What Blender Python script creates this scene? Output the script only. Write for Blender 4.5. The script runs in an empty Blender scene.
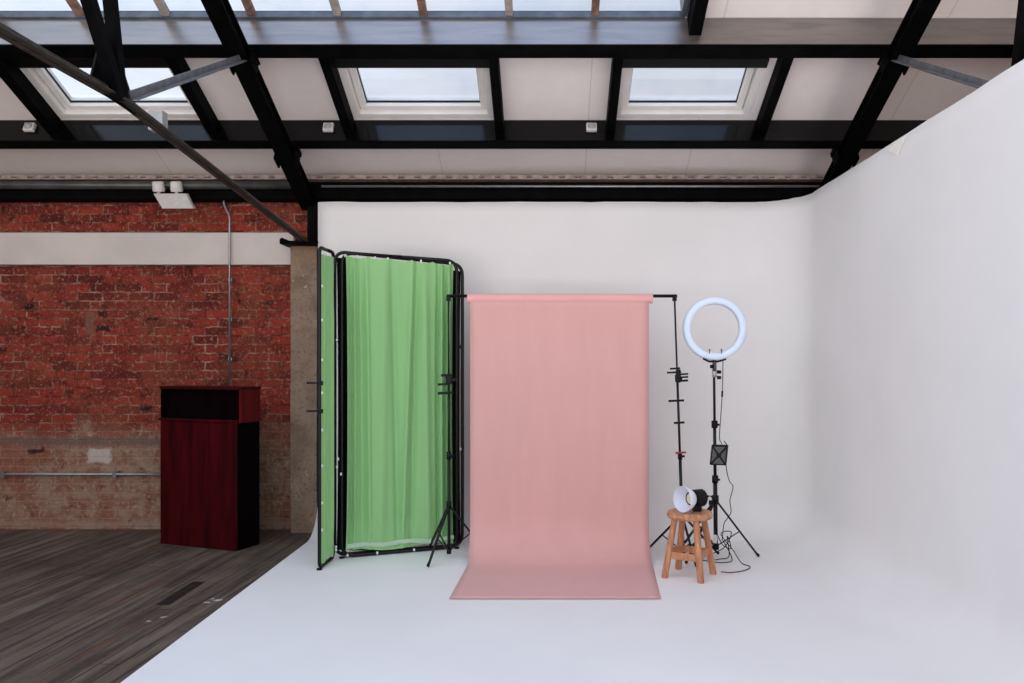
import bpy, bmesh, math, random
from mathutils import Vector, Matrix
random.seed(7)
S = bpy.context.scene
COL = S.collection
F = 800.0          # focal length in pixels of the 1024 frame
EYE = 1.5
CT, ST = 0.9093, 0.4160   # roof pitch 24.6 degrees

def lin(r, g=None, b=None):
    if g is None: r, g, b = r
    f = lambda c: (c/255/12.92) if c/255 <= .04045 else ((c/255+.055)/1.055)**2.4
    return (f(r), f(g), f(b), 1)
def W(px, py, Y): return Vector(((px-550)*Y/F, Y, EYE+(359-py)*Y/F))
def RP(x, s, d):  # roof coordinates: s up the slope from the wall line, d below the ceiling
    return Vector((x, 7.14-CT*s-ST*d, 3.115+ST*s-CT*d))

# ------------------------------------------------------------ materials
class NT:
    def __init__(s, name):
        s.m = bpy.data.materials.new(name); s.m.use_nodes = True
        s.t = s.m.node_tree; s.p = s.t.nodes['Principled BSDF']; s.L = s.t.links
        s.out = s.t.nodes['Material Output']
        s._c = None
    def n(s, typ, **kw):
        x = s.t.nodes.new(typ)
        for k, v in kw.items(): setattr(x, k, v)
        return x
    def put(s, sock, v):
        if hasattr(v, 'links') or isinstance(v, bpy.types.NodeSocket): s.L.new(v, sock)
        else: sock.default_value = v
    @property
    def co(s):
        if s._c is None: s._c = s.n('ShaderNodeTexCoord').outputs['Object']
        return s._c
    def math(s, op, a, b=0.0, clamp=False):
        x = s.n('ShaderNodeMath', operation=op, use_clamp=clamp); s.put(x.inputs[0], a); s.put(x.inputs[1], b); return x.outputs[0]
    def mix(s, f, a, b, mode='MIX'):
        x = s.n('ShaderNodeMix', data_type='RGBA', blend_type=mode)
        s.put(x.inputs[0], f); s.put(x.inputs[6], a); s.put(x.inputs[7], b); return x.outputs[2]
    def noise(s, scale, detail=4, vec=None, rough=.55, dist=0.0):
        x = s.n('ShaderNodeTexNoise'); s.L.new(vec if vec is not None else s.co, x.inputs['Vector'])
        x.inputs['Scale'].default_value = scale; x.inputs['Detail'].default_value = detail
        x.inputs['Roughness'].default_value = rough; x.inputs['Distortion'].default_value = dist
        return x.outputs['Fac'], x.outputs['Color']
    def ramp(s, f, a, b):
        x = s.n('ShaderNodeMapRange', interpolation_type='SMOOTHSTEP'); s.put(x.inputs[0], f)
        x.inputs[1].default_value = a; x.inputs[2].default_value = b; return x.outputs[0]
    def map(s, scale=(1,1,1), loc=(0,0,0), rot=(0,0,0), vec=None):
        x = s.n('ShaderNodeMapping'); s.L.new(vec if vec is not None else s.co, x.inputs[0])
        x.inputs['Scale'].default_value = scale; x.inputs['Location'].default_value = loc; x.inputs['Rotation'].default_value = rot
        return x.outputs[0]
    def sep(s, v=None):
        x = s.n('ShaderNodeSeparateXYZ'); s.L.new(v if v is not None else s.co, x.inputs[0]); return x.outputs
    def comb(s, a, b, c=0.0):
        x = s.n('ShaderNodeCombineXYZ'); s.put(x.inputs[0], a); s.put(x.inputs[1], b); s.put(x.inputs[2], c); return x.outputs[0]
    def bump(s, h, strength=.3, dist=.01):
        x = s.n('ShaderNodeBump'); s.put(x.inputs['Height'], h); x.inputs['Strength'].default_value = strength; x.inputs['Distance'].default_value = dist
        s.L.new(x.outputs[0], s.p.inputs['Normal'])
    def box(s, u, v, u0, u1, v0, v1, e=.01):
        a = s.math('MULTIPLY', s.ramp(u, u0-e, u0+e), s.ramp(u, u1+e, u1-e))
        b = s.math('MULTIPLY', s.ramp(v, v0-e, v0+e), s.ramp(v, v1+e, v1-e))
        return s.math('MULTIPLY', a, b)

def mat(name, rgb, rough=.5, metal=0.0, var=.12, scale=12, bump=0.0, spec=None, stretch=(1,1,1), coat=0):
    k = NT(name)
    c = lin(rgb)
    f, _ = k.noise(scale, 5, k.map(stretch))
    d = tuple(x*(1-var*1.6) for x in c[:3])+(1,); l = tuple(min(1, x*(1+var)) for x in c[:3])+(1,)
    k.put(k.p.inputs['Base Color'], k.mix(k.ramp(f, .3, .7), d, l))
    k.p.inputs['Roughness'].default_value = rough; k.p.inputs['Metallic'].default_value = metal
    if spec is not None: k.p.inputs['Specular IOR Level'].default_value = spec
    if coat: k.p.inputs['Coat Weight'].default_value = 1; k.p.inputs['Coat IOR'].default_value = coat; k.p.inputs['Coat Roughness'].default_value = rough
    if bump: k.bump(f, bump, .004)
    return k.m

M = {}
M['cove'] = mat('white_cove_paint', (232, 228, 224), .75, var=.015, scale=1.5, spec=.25)
M['ceil'] = None
M['black'] = mat('black_paint', (7, 7, 8), .6, var=.3, scale=9, bump=.15, spec=.03)
M['blackgloss'] = mat('black_gloss_paint', (4, 4, 5), .16, var=.3, scale=9, bump=.1, spec=.0, coat=1.34)
M['iron'] = mat('black_iron', (8, 8, 9), .5, var=.25, scale=20, spec=.08)
M['blackp'] = mat('black_plastic', (9, 9, 10), .5, var=.15, scale=30, spec=.2)
M['tube'] = mat('black_tube', (10, 8, 8), .4, var=.2, scale=20, spec=.3)
M['angle'] = mat('grey_angle_iron', (52, 50, 45), .5, 0, var=.3, scale=15, spec=.3)
M['strut'] = mat('bright_angle_iron', (105, 106, 110), .4, .3, var=.2, scale=15)
M['white'] = mat('white_paint', (225, 221, 215), .45, var=.03, scale=6)
M['pvc'] = mat('white_plastic', (205, 200, 195), .4, var=.05, scale=20)
M['galv'] = mat('galvanised_steel', (150, 150, 150), .35, .7, var=.1, scale=30)
M['greybox'] = mat('grey_plastic', (150, 150, 148), .45, var=.08, scale=30)
M['sill'] = mat('pale_lintel_paint', (196, 186, 178), .6, var=.05, scale=3, bump=.1)
M['pinkroll'] = mat('pink_paper', (228, 168, 162), .8, var=.02, scale=3, spec=.2)
M['ring'] = mat('opal_diffuser', (220, 232, 246), .4, var=.01, scale=3)
M['dish'] = mat('satin_reflector', (222, 224, 234), .3, .0, var=.03, scale=5)
M['chip'] = mat('cream_light_chip', (226, 216, 182), .4, var=.04, scale=90)
M['darkgrey'] = mat('dark_grey_mesh', (85, 83, 80), .6, var=.2, scale=60)
M['clipw'] = mat('white_clip', (225, 225, 220), .4, var=.03)
M['redp'] = mat('red_plastic', (140, 40, 45), .4, var=.05)
M['silver'] = mat('silver_metal', (190, 185, 178), .3, .6, var=.05)
M['rust'] = mat('rusty_glazing_bar', (120, 88, 72), .7, var=.35, scale=14, bump=.2)
M['paleb'] = mat('pale_glazing_bar', (150, 140, 130), .6, var=.2, scale=14)
M['curb'] = mat('grey_curb_paint', (70, 78, 88), .4, var=.25, scale=10)
M['cream'] = mat('cream_torn_paper', (240, 234, 222), .7, var=.02)
M['blackcloth'] = mat('black_cloth', (8, 8, 8), .9, var=.2, scale=60, spec=.1)
M['tray'] = mat('worn_cable_tray', (158, 140, 132), .6, var=.25, scale=25, bump=.2)
M['pipeg'] = mat('dark_grey_pipe', (74, 74, 72), .35, .2, var=.2, scale=9)

def m_ceiling():
    k = NT('ceiling_board')
    o = k.sep()
    f, _ = k.noise(1.3, 4); g, _ = k.noise(14, 3)
    c = k.mix(f, lin(232, 222, 216), lin(243, 235, 230))
    c = k.mix(k.math('MULTIPLY', g, .12), c, lin(150, 138, 128))
    seam = None
    for xs in (-4.9, -3.35, -.95, .31, 1.2, 2.75):
        a = k.ramp(k.math('ABSOLUTE', k.math('SUBTRACT', o[0], xs)), .006, .002)
        seam = a if seam is None else k.math('MAXIMUM', seam, a)
    c = k.mix(k.math('MULTIPLY', seam, .28), c, lin(120, 105, 95))
    k.put(k.p.inputs['Base Color'], c); k.p.inputs['Roughness'].default_value = .7
    k.bump(f, .1, .01)
    return k.m
M['ceil'] = m_ceiling()

def m_brick():
    k = NT('old_red_brick')
    o = k.sep()
    _, nc = k.noise(5, 3); ns = k.sep(nc)
    _, nf = k.noise(28, 3); nfs = k.sep(nf)
    u = k.math('ADD', o[0], k.math('MULTIPLY', k.math('SUBTRACT', ns[0], .5), .02))
    v = k.math('ADD', o[2], k.math('MULTIPLY', k.math('SUBTRACT', ns[1], .5), .018))
    u = k.math('ADD', u, k.math('MULTIPLY', k.math('SUBTRACT', nfs[0], .5), .022))
    v = k.math('ADD', v, k.math('MULTIPLY', k.math('SUBTRACT', nfs[1], .5), .022))
    vec = k.comb(u, v)
    b = k.n('ShaderNodeTexBrick'); k.L.new(vec, b.inputs['Vector'])
    b.offset = .5; b.squash = 1
    for nm, vv in (('Scale', 1), ('Mortar Size', .007), ('Mortar Smooth', .4), ('Bias', -.1), ('Brick Width', .228), ('Row Height', .0776)):
        b.inputs[nm].default_value = vv
    b.inputs['Color1'].default_value = lin(150, 56, 38); b.inputs['Color2'].default_value = lin(84, 28, 22)
    mo, _ = k.noise(6, 5, k.map(loc=(1, 2, 3)), rough=.7); mort = k.mix(k.ramp(mo, .42, .66), lin(84, 40, 30), lin(172, 140, 118)); k.L.new(mort, b.inputs['Mortar'])
    col = b.outputs['Color']
    n1, _ = k.noise(2.2, 5); n2, _ = k.noise(9, 6, rough=.7); n3, _ = k.noise(30, 4); n4, _ = k.noise(3.1, 4, k.map(loc=(5, 3, 8)))
    col = k.mix(k.math('MULTIPLY', k.ramp(n1, .42, .7), .5), col, lin(140, 76, 50))
    col = k.mix(k.math('MULTIPLY', k.ramp(n2, .52, .66), .65), col, lin(44, 20, 16))
    col = k.mix(k.math('MULTIPLY', k.ramp(n3, .56, .74), .7), col, lin(176, 136, 112))
    # a few single burnt bricks
    b2 = k.n('ShaderNodeTexBrick'); k.L.new(vec, b2.inputs['Vector']); b2.offset = .5
    for nm, vv in (('Scale', 1), ('Mortar Size', .007), ('Mortar Smooth', .2), ('Bias', -.88), ('Brick Width', .228), ('Row Height', .0776)):
        b2.inputs[nm].default_value = vv
    b2.inputs['Color1'].default_value = (0, 0, 0, 1); b2.inputs['Color2'].default_value = (1, 1, 1, 1); b2.inputs['Mortar'].default_value = (0, 0, 0, 1)
    bw = k.sep(b2.outputs['Color'])[0]
    col = k.mix(k.math('MULTIPLY', k.ramp(bw, .3, .8), .7), col, lin(30, 20, 20))
    # worn lower wall
    edge = k.math('ADD', o[2], k.math('MULTIPLY', k.math('SUBTRACT', n4, .5), .5))
    low = k.ramp(edge, 1.0, .72)
    tan = k.mix(k.ramp(n2, .35, .65), lin(138, 94, 68), lin(166, 140, 116))
    tan = k.mix(k.math('MULTIPLY', k.ramp(n3, .5, .7), .7), tan, lin(185, 168, 150))
    tan = k.mix(k.math('MULTIPLY', k.ramp(n1, .5, .62), .6), tan, lin(140, 74, 50))
    tan = k.mix(k.math('MULTIPLY', k.ramp(b.outputs['Fac'], .2, .8), .5), tan, lin(168, 146, 124))
    n5, _ = k.noise(13, 5, k.map(loc=(2, 7, 1)), rough=.7)
    tan = k.mix(k.math('MULTIPLY', k.ramp(n5, .58, .7), .8), tan, lin(52, 38, 32))
    col = k.mix(k.math('MULTIPLY', low, .85), col, tan)
    wob = k.math('MULTIPLY', k.math('SUBTRACT', n2, .5), .12)
    vz = k.math('ADD', o[2], wob); ux = k.math('ADD', o[0], wob)
    col = k.mix(k.math('MULTIPLY', k.box(ux, vz, -9, -3.3, .73, .80, .02), .8), col, lin(108, 92, 82))
    col = k.mix(k.box(ux, vz, -4.12, -3.92, .58, .70, .012), col, lin(196, 182, 168))
    col = k.mix(k.math('MULTIPLY', k.box(ux, vz, -9, -2.0, .0, .05, .02), .6), col, lin(165, 140, 120))
    for (x0, x1, z0, z1) in ((-4.69, -4.60, 1.93, 1.985), (-4.05, -3.92, 1.75, 1.80), (-4.04, -3.95, 1.88, 1.93), (-4.66, -4.52, .66, .70), (-3.66, -3.55, 1.04, 1.09),
                             (-4.63, -4.61, 1.99, 2.04), (-2.78, -2.76, 1.98, 2.04), (-4.95, -4.85, 1.56, 1.6), (-3.6, -3.5, 1.84, 1.87)):
        col = k.mix(k.math('MULTIPLY', k.box(ux, vz, x0, x1, z0, z1, .012), .85), col, lin(20, 15, 14))
    col = k.mix(k.box(ux, vz, -4.14, -4.07, 1.73, 1.92, .015), col, lin(120, 84, 66))
    col = k.mix(k.math('MULTIPLY', k.ramp(k.noise(60, 3)[0], .5, .72), .35), col, lin(165, 120, 98))
    hs = k.n('ShaderNodeHueSaturation'); hs.inputs['Value'].default_value = .82; hs.inputs['Saturation'].default_value = 1.0; hs.inputs['Hue'].default_value = .497; k.L.new(col, hs.inputs['Color']); k.put(k.p.inputs['Base Color'], hs.outputs[0]); k.p.inputs['Roughness'].default_value = .85; k.p.inputs['Specular IOR Level'].default_value = .2
    h = k.math('ADD', k.math('MULTIPLY', b.outputs['Fac'], -1.0), k.math('MULTIPLY', n2, .9))
    h = k.math('ADD', h, k.math('MULTIPLY', n3, .35))
    k.bump(h, .55, .012)
    return k.m
M['brick'] = m_brick()

def m_floor():
    k = NT('worn_floorboards')
    v = k.map(rot=(0, 0, math.radians(4)))
    o = k.sep(v)
    bw = .105
    row = k.math('DIVIDE', o[0], bw)
    idn = k.math('FLOOR', row)
    fr = k.math('SUBTRACT', row, idn)
    wn = k.n('ShaderNodeTexWhiteNoise', noise_dimensions='1D'); k.put(wn.inputs['W'], idn)
    r = wn.outputs['Value']
    along = k.math('ADD', o[1], k.math('MULTIPLY', r, 7))
    seg = k.math('FLOOR', k.math('DIVIDE', along, 2.3))
    wn2 = k.n('ShaderNodeTexWhiteNoise', noise_dimensions='2D'); k.put(wn2.inputs['Vector'], k.comb(idn, seg))
    r2 = wn2.outputs['Value']
    segf = k.math('SUBTRACT', k.math('DIVIDE', along, 2.3), seg)
    gap = k.math('MAXIMUM', k.ramp(k.math('ABSOLUTE', k.math('SUBTRACT', fr, .5)), .46, .495), k.ramp(segf, .004, .001))
    gv = k.map(scale=(1, .045, 1), vec=v)
    g1, _ = k.noise(45, 5, gv, rough=.7); g2, _ = k.noise(14, 6, gv, rough=.7); n1, _ = k.noise(1.1, 5); n2, _ = k.noise(11, 6, rough=.7); n3, _ = k.noise(7, 3, gv)
    c = k.mix(r2, lin(88, 76, 64), lin(114, 100, 85))
    c = k.mix(k.ramp(g2, .4, .62), c, lin(62, 51, 44))
    c = k.mix(k.math('MULTIPLY', k.ramp(g1, .45, .75), .5), c, lin(128, 116, 104))
    c = k.mix(k.math('MULTIPLY', k.ramp(n3, .6, .75), .6), c, lin(112, 72, 50))
    c = k.mix(k.math('MULTIPLY', k.ramp(n1, .45, .7), .5), c, lin(52, 44, 38))
    c = k.mix(k.math('MULTIPLY', k.ramp(n2, .66, .74), .35), c, lin(140, 132, 128))
    c = k.mix(k.math('MULTIPLY', gap, .85), c, lin(14, 12, 11))
    ob = k.sep()
    wob = k.math('MULTIPLY', k.math('SUBTRACT', n2, .5), .08)
    X, Y = k.math('ADD', ob[0], wob), k.math('ADD', ob[1], wob)
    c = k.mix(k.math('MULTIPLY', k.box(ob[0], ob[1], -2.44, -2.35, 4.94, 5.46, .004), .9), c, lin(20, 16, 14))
    for (x0, x1, y0, y1) in ((-2.16, -2.12, 4.98, 5.01), (-2.11, -2.07, 5.03, 5.06), (-2.15, -2.13, 5.06, 5.08), (-2.34, -2.32, 4.62, 4.65), (-2.29, -2.27, 4.70, 4.72)):
        c = k.mix(k.math('MULTIPLY', k.box(X, Y, x0, x1, y0, y1, .01), .85), c, lin(196, 192, 190))
    k.put(k.p.inputs['Base Color'], c)
    k.put(k.p.inputs['Roughness'], k.math('ADD', .42, k.math('MULTIPLY', n2, .3)))
    k.p.inputs['Specular IOR Level'].default_value = .35
    k.bump(k.math('SUBTRACT', k.math('MULTIPLY', g1, .4), gap), .4, .006)
    return k.m
M['floor'] = m_floor()

def m_wood(name, c1, c2, rough, axis_scale, sc=12, coat=0, spec=.5):
    k = NT(name)
    f, _ = k.noise(sc, 5, k.map(scale=axis_scale), rough=.6, dist=.6)
    g, _ = k.noise(sc*.25, 3, k.map(scale=axis_scale))
    c = k.mix(k.ramp(f, .3, .7), lin(c1), lin(c2))
    c = k.mix(k.math('MULTIPLY', k.ramp(g, .4, .7), .4), c, lin(c1))
    k.put(k.p.inputs['Base Color'], c); k.p.inputs['Roughness'].default_value = rough
    k.p.inputs['Coat Weight'].default_value = 1 if coat else 0; k.p.inputs['Coat IOR'].default_value = coat or 1.5; k.p.inputs['Coat Roughness'].default_value = .32; k.p.inputs['Specular IOR Level'].default_value = spec
    k.bump(f, .08, .003)
    return k.m
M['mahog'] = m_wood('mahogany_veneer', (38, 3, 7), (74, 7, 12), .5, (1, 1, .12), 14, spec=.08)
M['mahogshade'] = m_wood('shaded_mahogany', (7, 2, 3), (13, 3, 4), .7, (1, 1, .12), 14, spec=.02)  # near-black copy: shade of lectern sides and shelf recess painted into the colour
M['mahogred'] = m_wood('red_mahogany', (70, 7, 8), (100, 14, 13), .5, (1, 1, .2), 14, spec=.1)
M['stool'] = m_wood('teak_leg', (166, 104, 70), (206, 146, 104), .5, (1, 1, .15), 40)
M['seat'] = m_wood('teak_seat', (158, 102, 70), (210, 154, 112), .45, (1, .15, 1), 40)
M['purlin'] = m_wood('dusty_worn_timber', (48, 42, 38), (96, 84, 76), .4, (.12, 1, 1), 22, coat=2.3)

def m_concrete():
    k = NT('rough_concrete')
    a, _ = k.noise(4, 5); b, _ = k.noise(38, 5, rough=.75); c3, _ = k.noise(14, 3)
    c = k.mix(k.ramp(a, .3, .7), lin(120, 98, 80), lin(152, 130, 110))
    c = k.mix(k.math('MULTIPLY', k.ramp(b, .52, .62), .5), c, lin(74, 58, 46))
    c = k.mix(k.math('MULTIPLY', k.ramp(c3, .68, .74), .7), c, lin(180, 166, 150))
    z = k.sep()[2]
    c = k.mix(k.math('MULTIPLY', k.ramp(z, 2.33, 2.36), .5), c, lin(140, 112, 84))
    k.put(k.p.inputs['Base Color'], c); k.p.inputs['Roughness'].default_value = .9
    k.bump(b, .5, .008)
    return k.m
M['concrete'] = m_concrete()

def m_cloth(name, rgb, rough=.75, trans=.25):
    k = NT(name)
    f, _ = k.noise(3, 4, k.map(scale=(3, 3, .5)))
    c = k.mix(f, lin(*[int(v*.95) for v in rgb]), lin(rgb))
    k.put(k.p.inputs['Base Color'], c); k.p.inputs['Roughness'].default_value = rough; k.p.inputs['Specular IOR Level'].default_value = .3
    k.p.inputs['Sheen Weight'].default_value = .2
    t = k.n('ShaderNodeBsdfTranslucent'); k.put(t.inputs['Color'], c)
    mx = k.n('ShaderNodeMixShader'); mx.inputs[0].default_value = trans
    k.L.new(k.p.outputs[0], mx.inputs[1]); k.L.new(t.outputs[0], mx.inputs[2]); k.L.new(mx.outputs[0], k.out.inputs[0])
    return k.m
M['green'] = m_cloth('green_screen_cloth', (156, 209, 138), .7, .22)
M['hem'] = m_cloth('pale_green_hem', (190, 214, 188), .6, .2)
M['pink'] = m_cloth('pink_paper_sheet', (226, 172, 164), .8, .1)

def m_glass():
    k = NT('roof_glass')
    f, _ = k.noise(2.5, 4)
    tr = k.n('ShaderNodeBsdfTransparent'); k.put(tr.inputs[0], k.mix(k.ramp(f, .4, .8), (.97, .985, 1, 1), (.9, .93, .96, 1)))
    gl = k.n('ShaderNodeBsdfGlossy'); gl.inputs['Roughness'].default_value = .03
    mx = k.n('ShaderNodeMixShader'); mx.inputs[0].default_value = .07
    k.L.new(tr.outputs[0], mx.inputs[1]); k.L.new(gl.outputs[0], mx.inputs[2]); k.L.new(mx.outputs[0], k.out.inputs[0])
    return k.m
M['glass'] = m_glass()

# ------------------------------------------------------------ mesh helpers
def link(name, bm, m, parent=None, smooth=False, bevel=0.0):
    me = bpy.data.meshes.new(name)
    bmesh.ops.recalc_face_normals(bm, faces=bm.faces)
    bm.to_mesh(me); bm.free()
    o = bpy.data.objects.new(name, me); COL.objects.link(o)
    me.materials.append(m)
    if smooth:
        for p in me.polygons: p.use_smooth = True
    if bevel:
        b = o.modifiers.new('bevel', 'BEVEL'); b.width = bevel; b.segments = 2; b.limit_method = 'ANGLE'; b.angle_limit = math.radians(50)
    if parent:
        o.parent = parent
        o.matrix_parent_inverse = parent.matrix_basis.inverted()
    return o
def empty(name, label, cat, loc=(0, 0, 0), group=None):
    o = bpy.data.objects.new(name, None); COL.objects.link(o); o.location = loc; o.empty_display_size = .1
    return tag(o, label, cat, group)
def tag(o, label=None, cat=None, group=None, kind=None):
    if label: o['label'] = label
    if cat: o['category'] = cat
    if group: o['group'] = group
    if kind: o['kind'] = kind
    return o
def hexa(bm, c):  # eight corners, bottom four then top four
    v = [bm.verts.new(p) for p in c]
    for f in ((0, 1, 2, 3), (4, 5, 6, 7), (0, 1, 5, 4), (1, 2, 6, 5), (2, 3, 7, 6), (3, 0, 4, 7)):
        bm.faces.new([v[i] for i in f])
def box(bm, x0, x1, y0, y1, z0, z1):
    hexa(bm, [(x0, y0, z0), (x1, y0, z0), (x1, y1, z0), (x0, y1, z0), (x0, y0, z1), (x1, y0, z1), (x1, y1, z1), (x0, y1, z1)])
def rbox(bm, x0, x1, s0, s1, d0, d1):  # box in roof coordinates
    hexa(bm, [RP(x0, s0, d1), RP(x1, s0, d1), RP(x1, s1, d1), RP(x0, s1, d1), RP(x0, s0, d0), RP(x1, s0, d0), RP(x1, s1, d0), RP(x0, s1, d0)])
def frame_of(d, up=None):
    d = d.normalized()
    u = Vector(up) if up is not None else (Vector((0, 0, 1)) if abs(d.z) < .9 else Vector((0, 1, 0)))
    s = d.cross(u).normalized(); u = s.cross(d).normalized()
    return d, s, u
def bar(bm, a, b, w, h, up=None, sh=(0, 0)):  # rectangular bar a..b, w sideways, h along up
    a, b = Vector(a), Vector(b); d, s, u = frame_of(b-a, up)
    o = s*sh[0]+u*sh[1]
    c = [(-1, -1), (1, -1), (1, 1), (-1, 1)]
    hexa(bm, [a+o+s*i*w/2+u*j*h/2 for i, j in c]+[b+o+s*i*w/2+u*j*h/2 for i, j in c])
def tube(bm, pts, r, n=10, r2=None, closed=False):
    pts = [Vector(p) for p in pts]; N = len(pts); rings = []
    prev = None
    for i, p in enumerate(pts):
        if closed: t = pts[(i+1) % N]-pts[i-1]
        else: t = pts[min(i+1, N-1)]-pts[max(i-1, 0)]
        t.normalize()
        if prev is None:
            _, s, u = frame_of(t)
        else:
            u = prev-t*prev.dot(t)
            if u.length < 1e-6: _, s, u = frame_of(t)
            u.normalize(); s = t.cross(u)
        prev = u
        rr = r if r2 is None else r+(r2-r)*i/(N-1)
        rings.append([bm.verts.new(p+(s*math.cos(2*math.pi*k/n)+u*math.sin(2*math.pi*k/n))*rr) for k in range(n)])
    m = N if closed else N-1
    for i in range(m):
        A, B = rings[i], rings[(i+1) % N]
        for k in range(n): bm.faces.new((A[k], A[(k+1) % n], B[(k+1) % n], B[k]))
    if not closed:
        bm.faces.new(rings[0]); bm.faces.new(rings[-1])
def lathe(bm, prof, origin, axis, n=32, ref=None):  # prof (r, h)
    o = Vector(origin); d, s, u = frame_of(Vector(axis), ref)
    rings = []
    for r, h in prof:
        if r < 1e-5: rings.append([bm.verts.new(o+d*h)])
        else: rings.append([bm.verts.new(o+d*h+(s*math.cos(2*math.pi*k/n)+u*math.sin(2*math.pi*k/n))*r) for k in range(n)])
    for A, B in zip(rings, rings[1:]):
        for k in range(n):
            a0, a1 = A[k % len(A)], A[(k+1) % len(A)]; b0, b1 = B[k % len(B)], B[(k+1) % len(B)]
            vs = [a0]
            for x in (a1, b1, b0):
                if x not in vs: vs.append(x)
            if len(vs) > 2: bm.faces.new(vs)
def fillet(pts, r, n=6):
    out = [Vector(pts[0])]
    for i in range(1, len(pts)-1):
        p = Vector(pts[i]); a = (Vector(pts[i-1])-p).normalized()*r; b = (Vector(pts[i+1])-p).normalized()*r
        for k in range(n+1):
            t = k/n; out.append((p+a)*(1-t)**2+p*2*t*(1-t)+(p+b)*t*t)
    out.append(Vector(pts[-1])); return out
def spline(pts, n=8):
    P = [Vector(p) for p in pts]; P = [P[0]*2-P[1]]+P+[P[-1]*2-P[-2]]; out = []
    for i in range(1, len(P)-2):
        a, b, c, d = P[i-1:i+3]
        for k in range(n):
            t = k/n; out.append(.5*((2*b)+(c-a)*t+(2*a-5*b+4*c-d)*t*t+(3*b-a-3*c+d)*t**3))
    out.append(P[-2]); return out
B = bmesh.new

# ------------------------------------------------------------ room shell
XL, XR = -6.6, 3.7
bm = B(); box(bm, XL, XR, -1.5, 7.14, -.10, -.02)
tag(link('floor', bm, M['floor']), kind='structure')
bm = B(); box(bm, XL, XR+.2, 7.14, 7.4, -.1, 3.2)
tag(link('wall_back', bm, M['brick']), kind='structure')
bm = B(); hexa(bm, [(XR, 2.6, -.1), (XR+.2, 2.6, -.1), (XR+.2, 7.14, -.1), (XR, 7.14, -.1), (XR, 2.6, 5.15), (XR+.2, 2.6, 5.15), (XR+.2, 7.14, 3.1), (XR, 7.14, 3.1)])
tag(link('wall_right', bm, M['brick']), kind='structure')

bm = B(); hexa(bm, [(XL-.2, -1.5, -.1), (XL, -1.5, -.1), (XL, 7.14, -.1), (XL-.2, 7.14, -.1), (XL-.2, -1.5, 3.1), (XL, -1.5, 3.1), (XL, 7.14, 3.1), (XL-.2, 7.14, 3.1)])
tag(link('wall_left_light_block', bm, M['brick']), kind='structure')  # unseen wall, added to cut light from the left and darken the brick
# ceiling with openings
T = .13
wins = [(-3.94, -2.76), (-1.575, -.445), (.515, 1.60)]
GL0, GL1 = 1.785, 4.75     # rooflight strip along the slope
GX0, GX1 = -6.3, .93
bm = B()
rbox(bm, XL, XR, -.05, .765, 0, -T)
x = XL
for a, b in wins:
    rbox(bm, x, a, .765, 1.43, 0, -T); x = b
rbox(bm, x, XR, .765, 1.43, 0, -T)
rbox(bm, XL, XR, 1.43, 1.66, 0, -T); rbox(bm, XL, XR, 1.66, GL0-.02, 0, -.03)
rbox(bm, XL, GX0, GL0, GL1, 0, -T); rbox(bm, GX1, XR, GL0, GL1, 0, -T)
rbox(bm, XL, XR, GL1, 5.0, 0, -T)
tag(link('ceiling', bm, M['ceil']), kind='structure')

# three roof windows
for i, (a, b) in enumerate(wins):
    s0, s1 = .765, 1.43
    e = tag(bpy.data.objects.new('window_%d' % (i+1), None), kind='structure'); COL.objects.link(e); e.location = RP((a+b)/2, 1.2, 0)
    bm = B(); f = .055
    for (p, q, r, t) in ((a, b, s0, s0+f), (a, b, s1-f, s1), (a, a+f, s0+f, s1-f), (b-f, b, s0+f, s1-f)):
        rbox(bm, p, q, r, t, -.002, -T-.03)
    link('window_frame', bm, M['white'], e, bevel=.004)
    bm = B(); g = .05; a2, b2, t0, t1 = a+f+.004, b-f-.004, s0+f+.004, s1-f-.004
    for (p, q, r, t) in ((a2, b2, t0, t0+g*.7), (a2, b2, t1-g, t1), (a2, a2+g, t0+g*.7, t1-g), (b2-g, b2, t0+g*.7, t1-g)):
        rbox(bm, p, q, r, t, -.05, -T-.01)
    sash = link('sash', bm, M['white'], e, bevel=.004)
    bm = B()
    for (p, q, r, t) in ((a2+g, b2-g, t0+g*.7, t0+g*.7+.008), (a2+g, a2+g+.006, t0+g*.7, t1-g), (b2-g-.006, b2-g, t0+g*.7, t1-g)):
        rbox(bm, p, q, r, t, -.085, -.1)
    link('gasket', bm, M['blackp'], sash)
    bm = B(); rbox(bm, a2+g, b2-g, t0+g*.7, t1-g, -.1, -.106)
    link('pane', bm, M['glass'], sash)
    bm = B(); rbox(bm, a, b, 1.345, 1.43, .03, -.0015)
    link('blind_box', bm, M['blackp'], e)

# upper rooflight strip
e = tag(bpy.data.objects.new('window_4', None), kind='structure'); COL.objects.link(e); e.location = RP(-2.5, 3, 0)
bm = B(); rbox(bm, GX0, GX1, GL0-.018, GL0+.012, .012, -.05); rbox(bm, GX0, GX1, GL1-.03, GL1+.02, .02, -T-.05)
rbox(bm, GX1-.03, GX1+.01, GL0+.02, GL1-.03, .02, -T-.05)
link('curb', bm, M['curb'], e, bevel=.004)
bm = B(); rbox(bm, GX0, GX1-.03, GL0+.012, GL1-.03, -.04, -.046)
link('pane', bm, M['glass'], e)
xs = [.31-.5915*i for i in range(0, 11)]
for i, x in enumerate(xs):
    bm = B(); rbox(bm, x-.026, x+.026, GL0+.012, GL1-.03, -.0, -.04)
    link('glazing_bar', bm, M['rust'] if i % 2 == 0 else M['paleb'], e)

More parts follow.
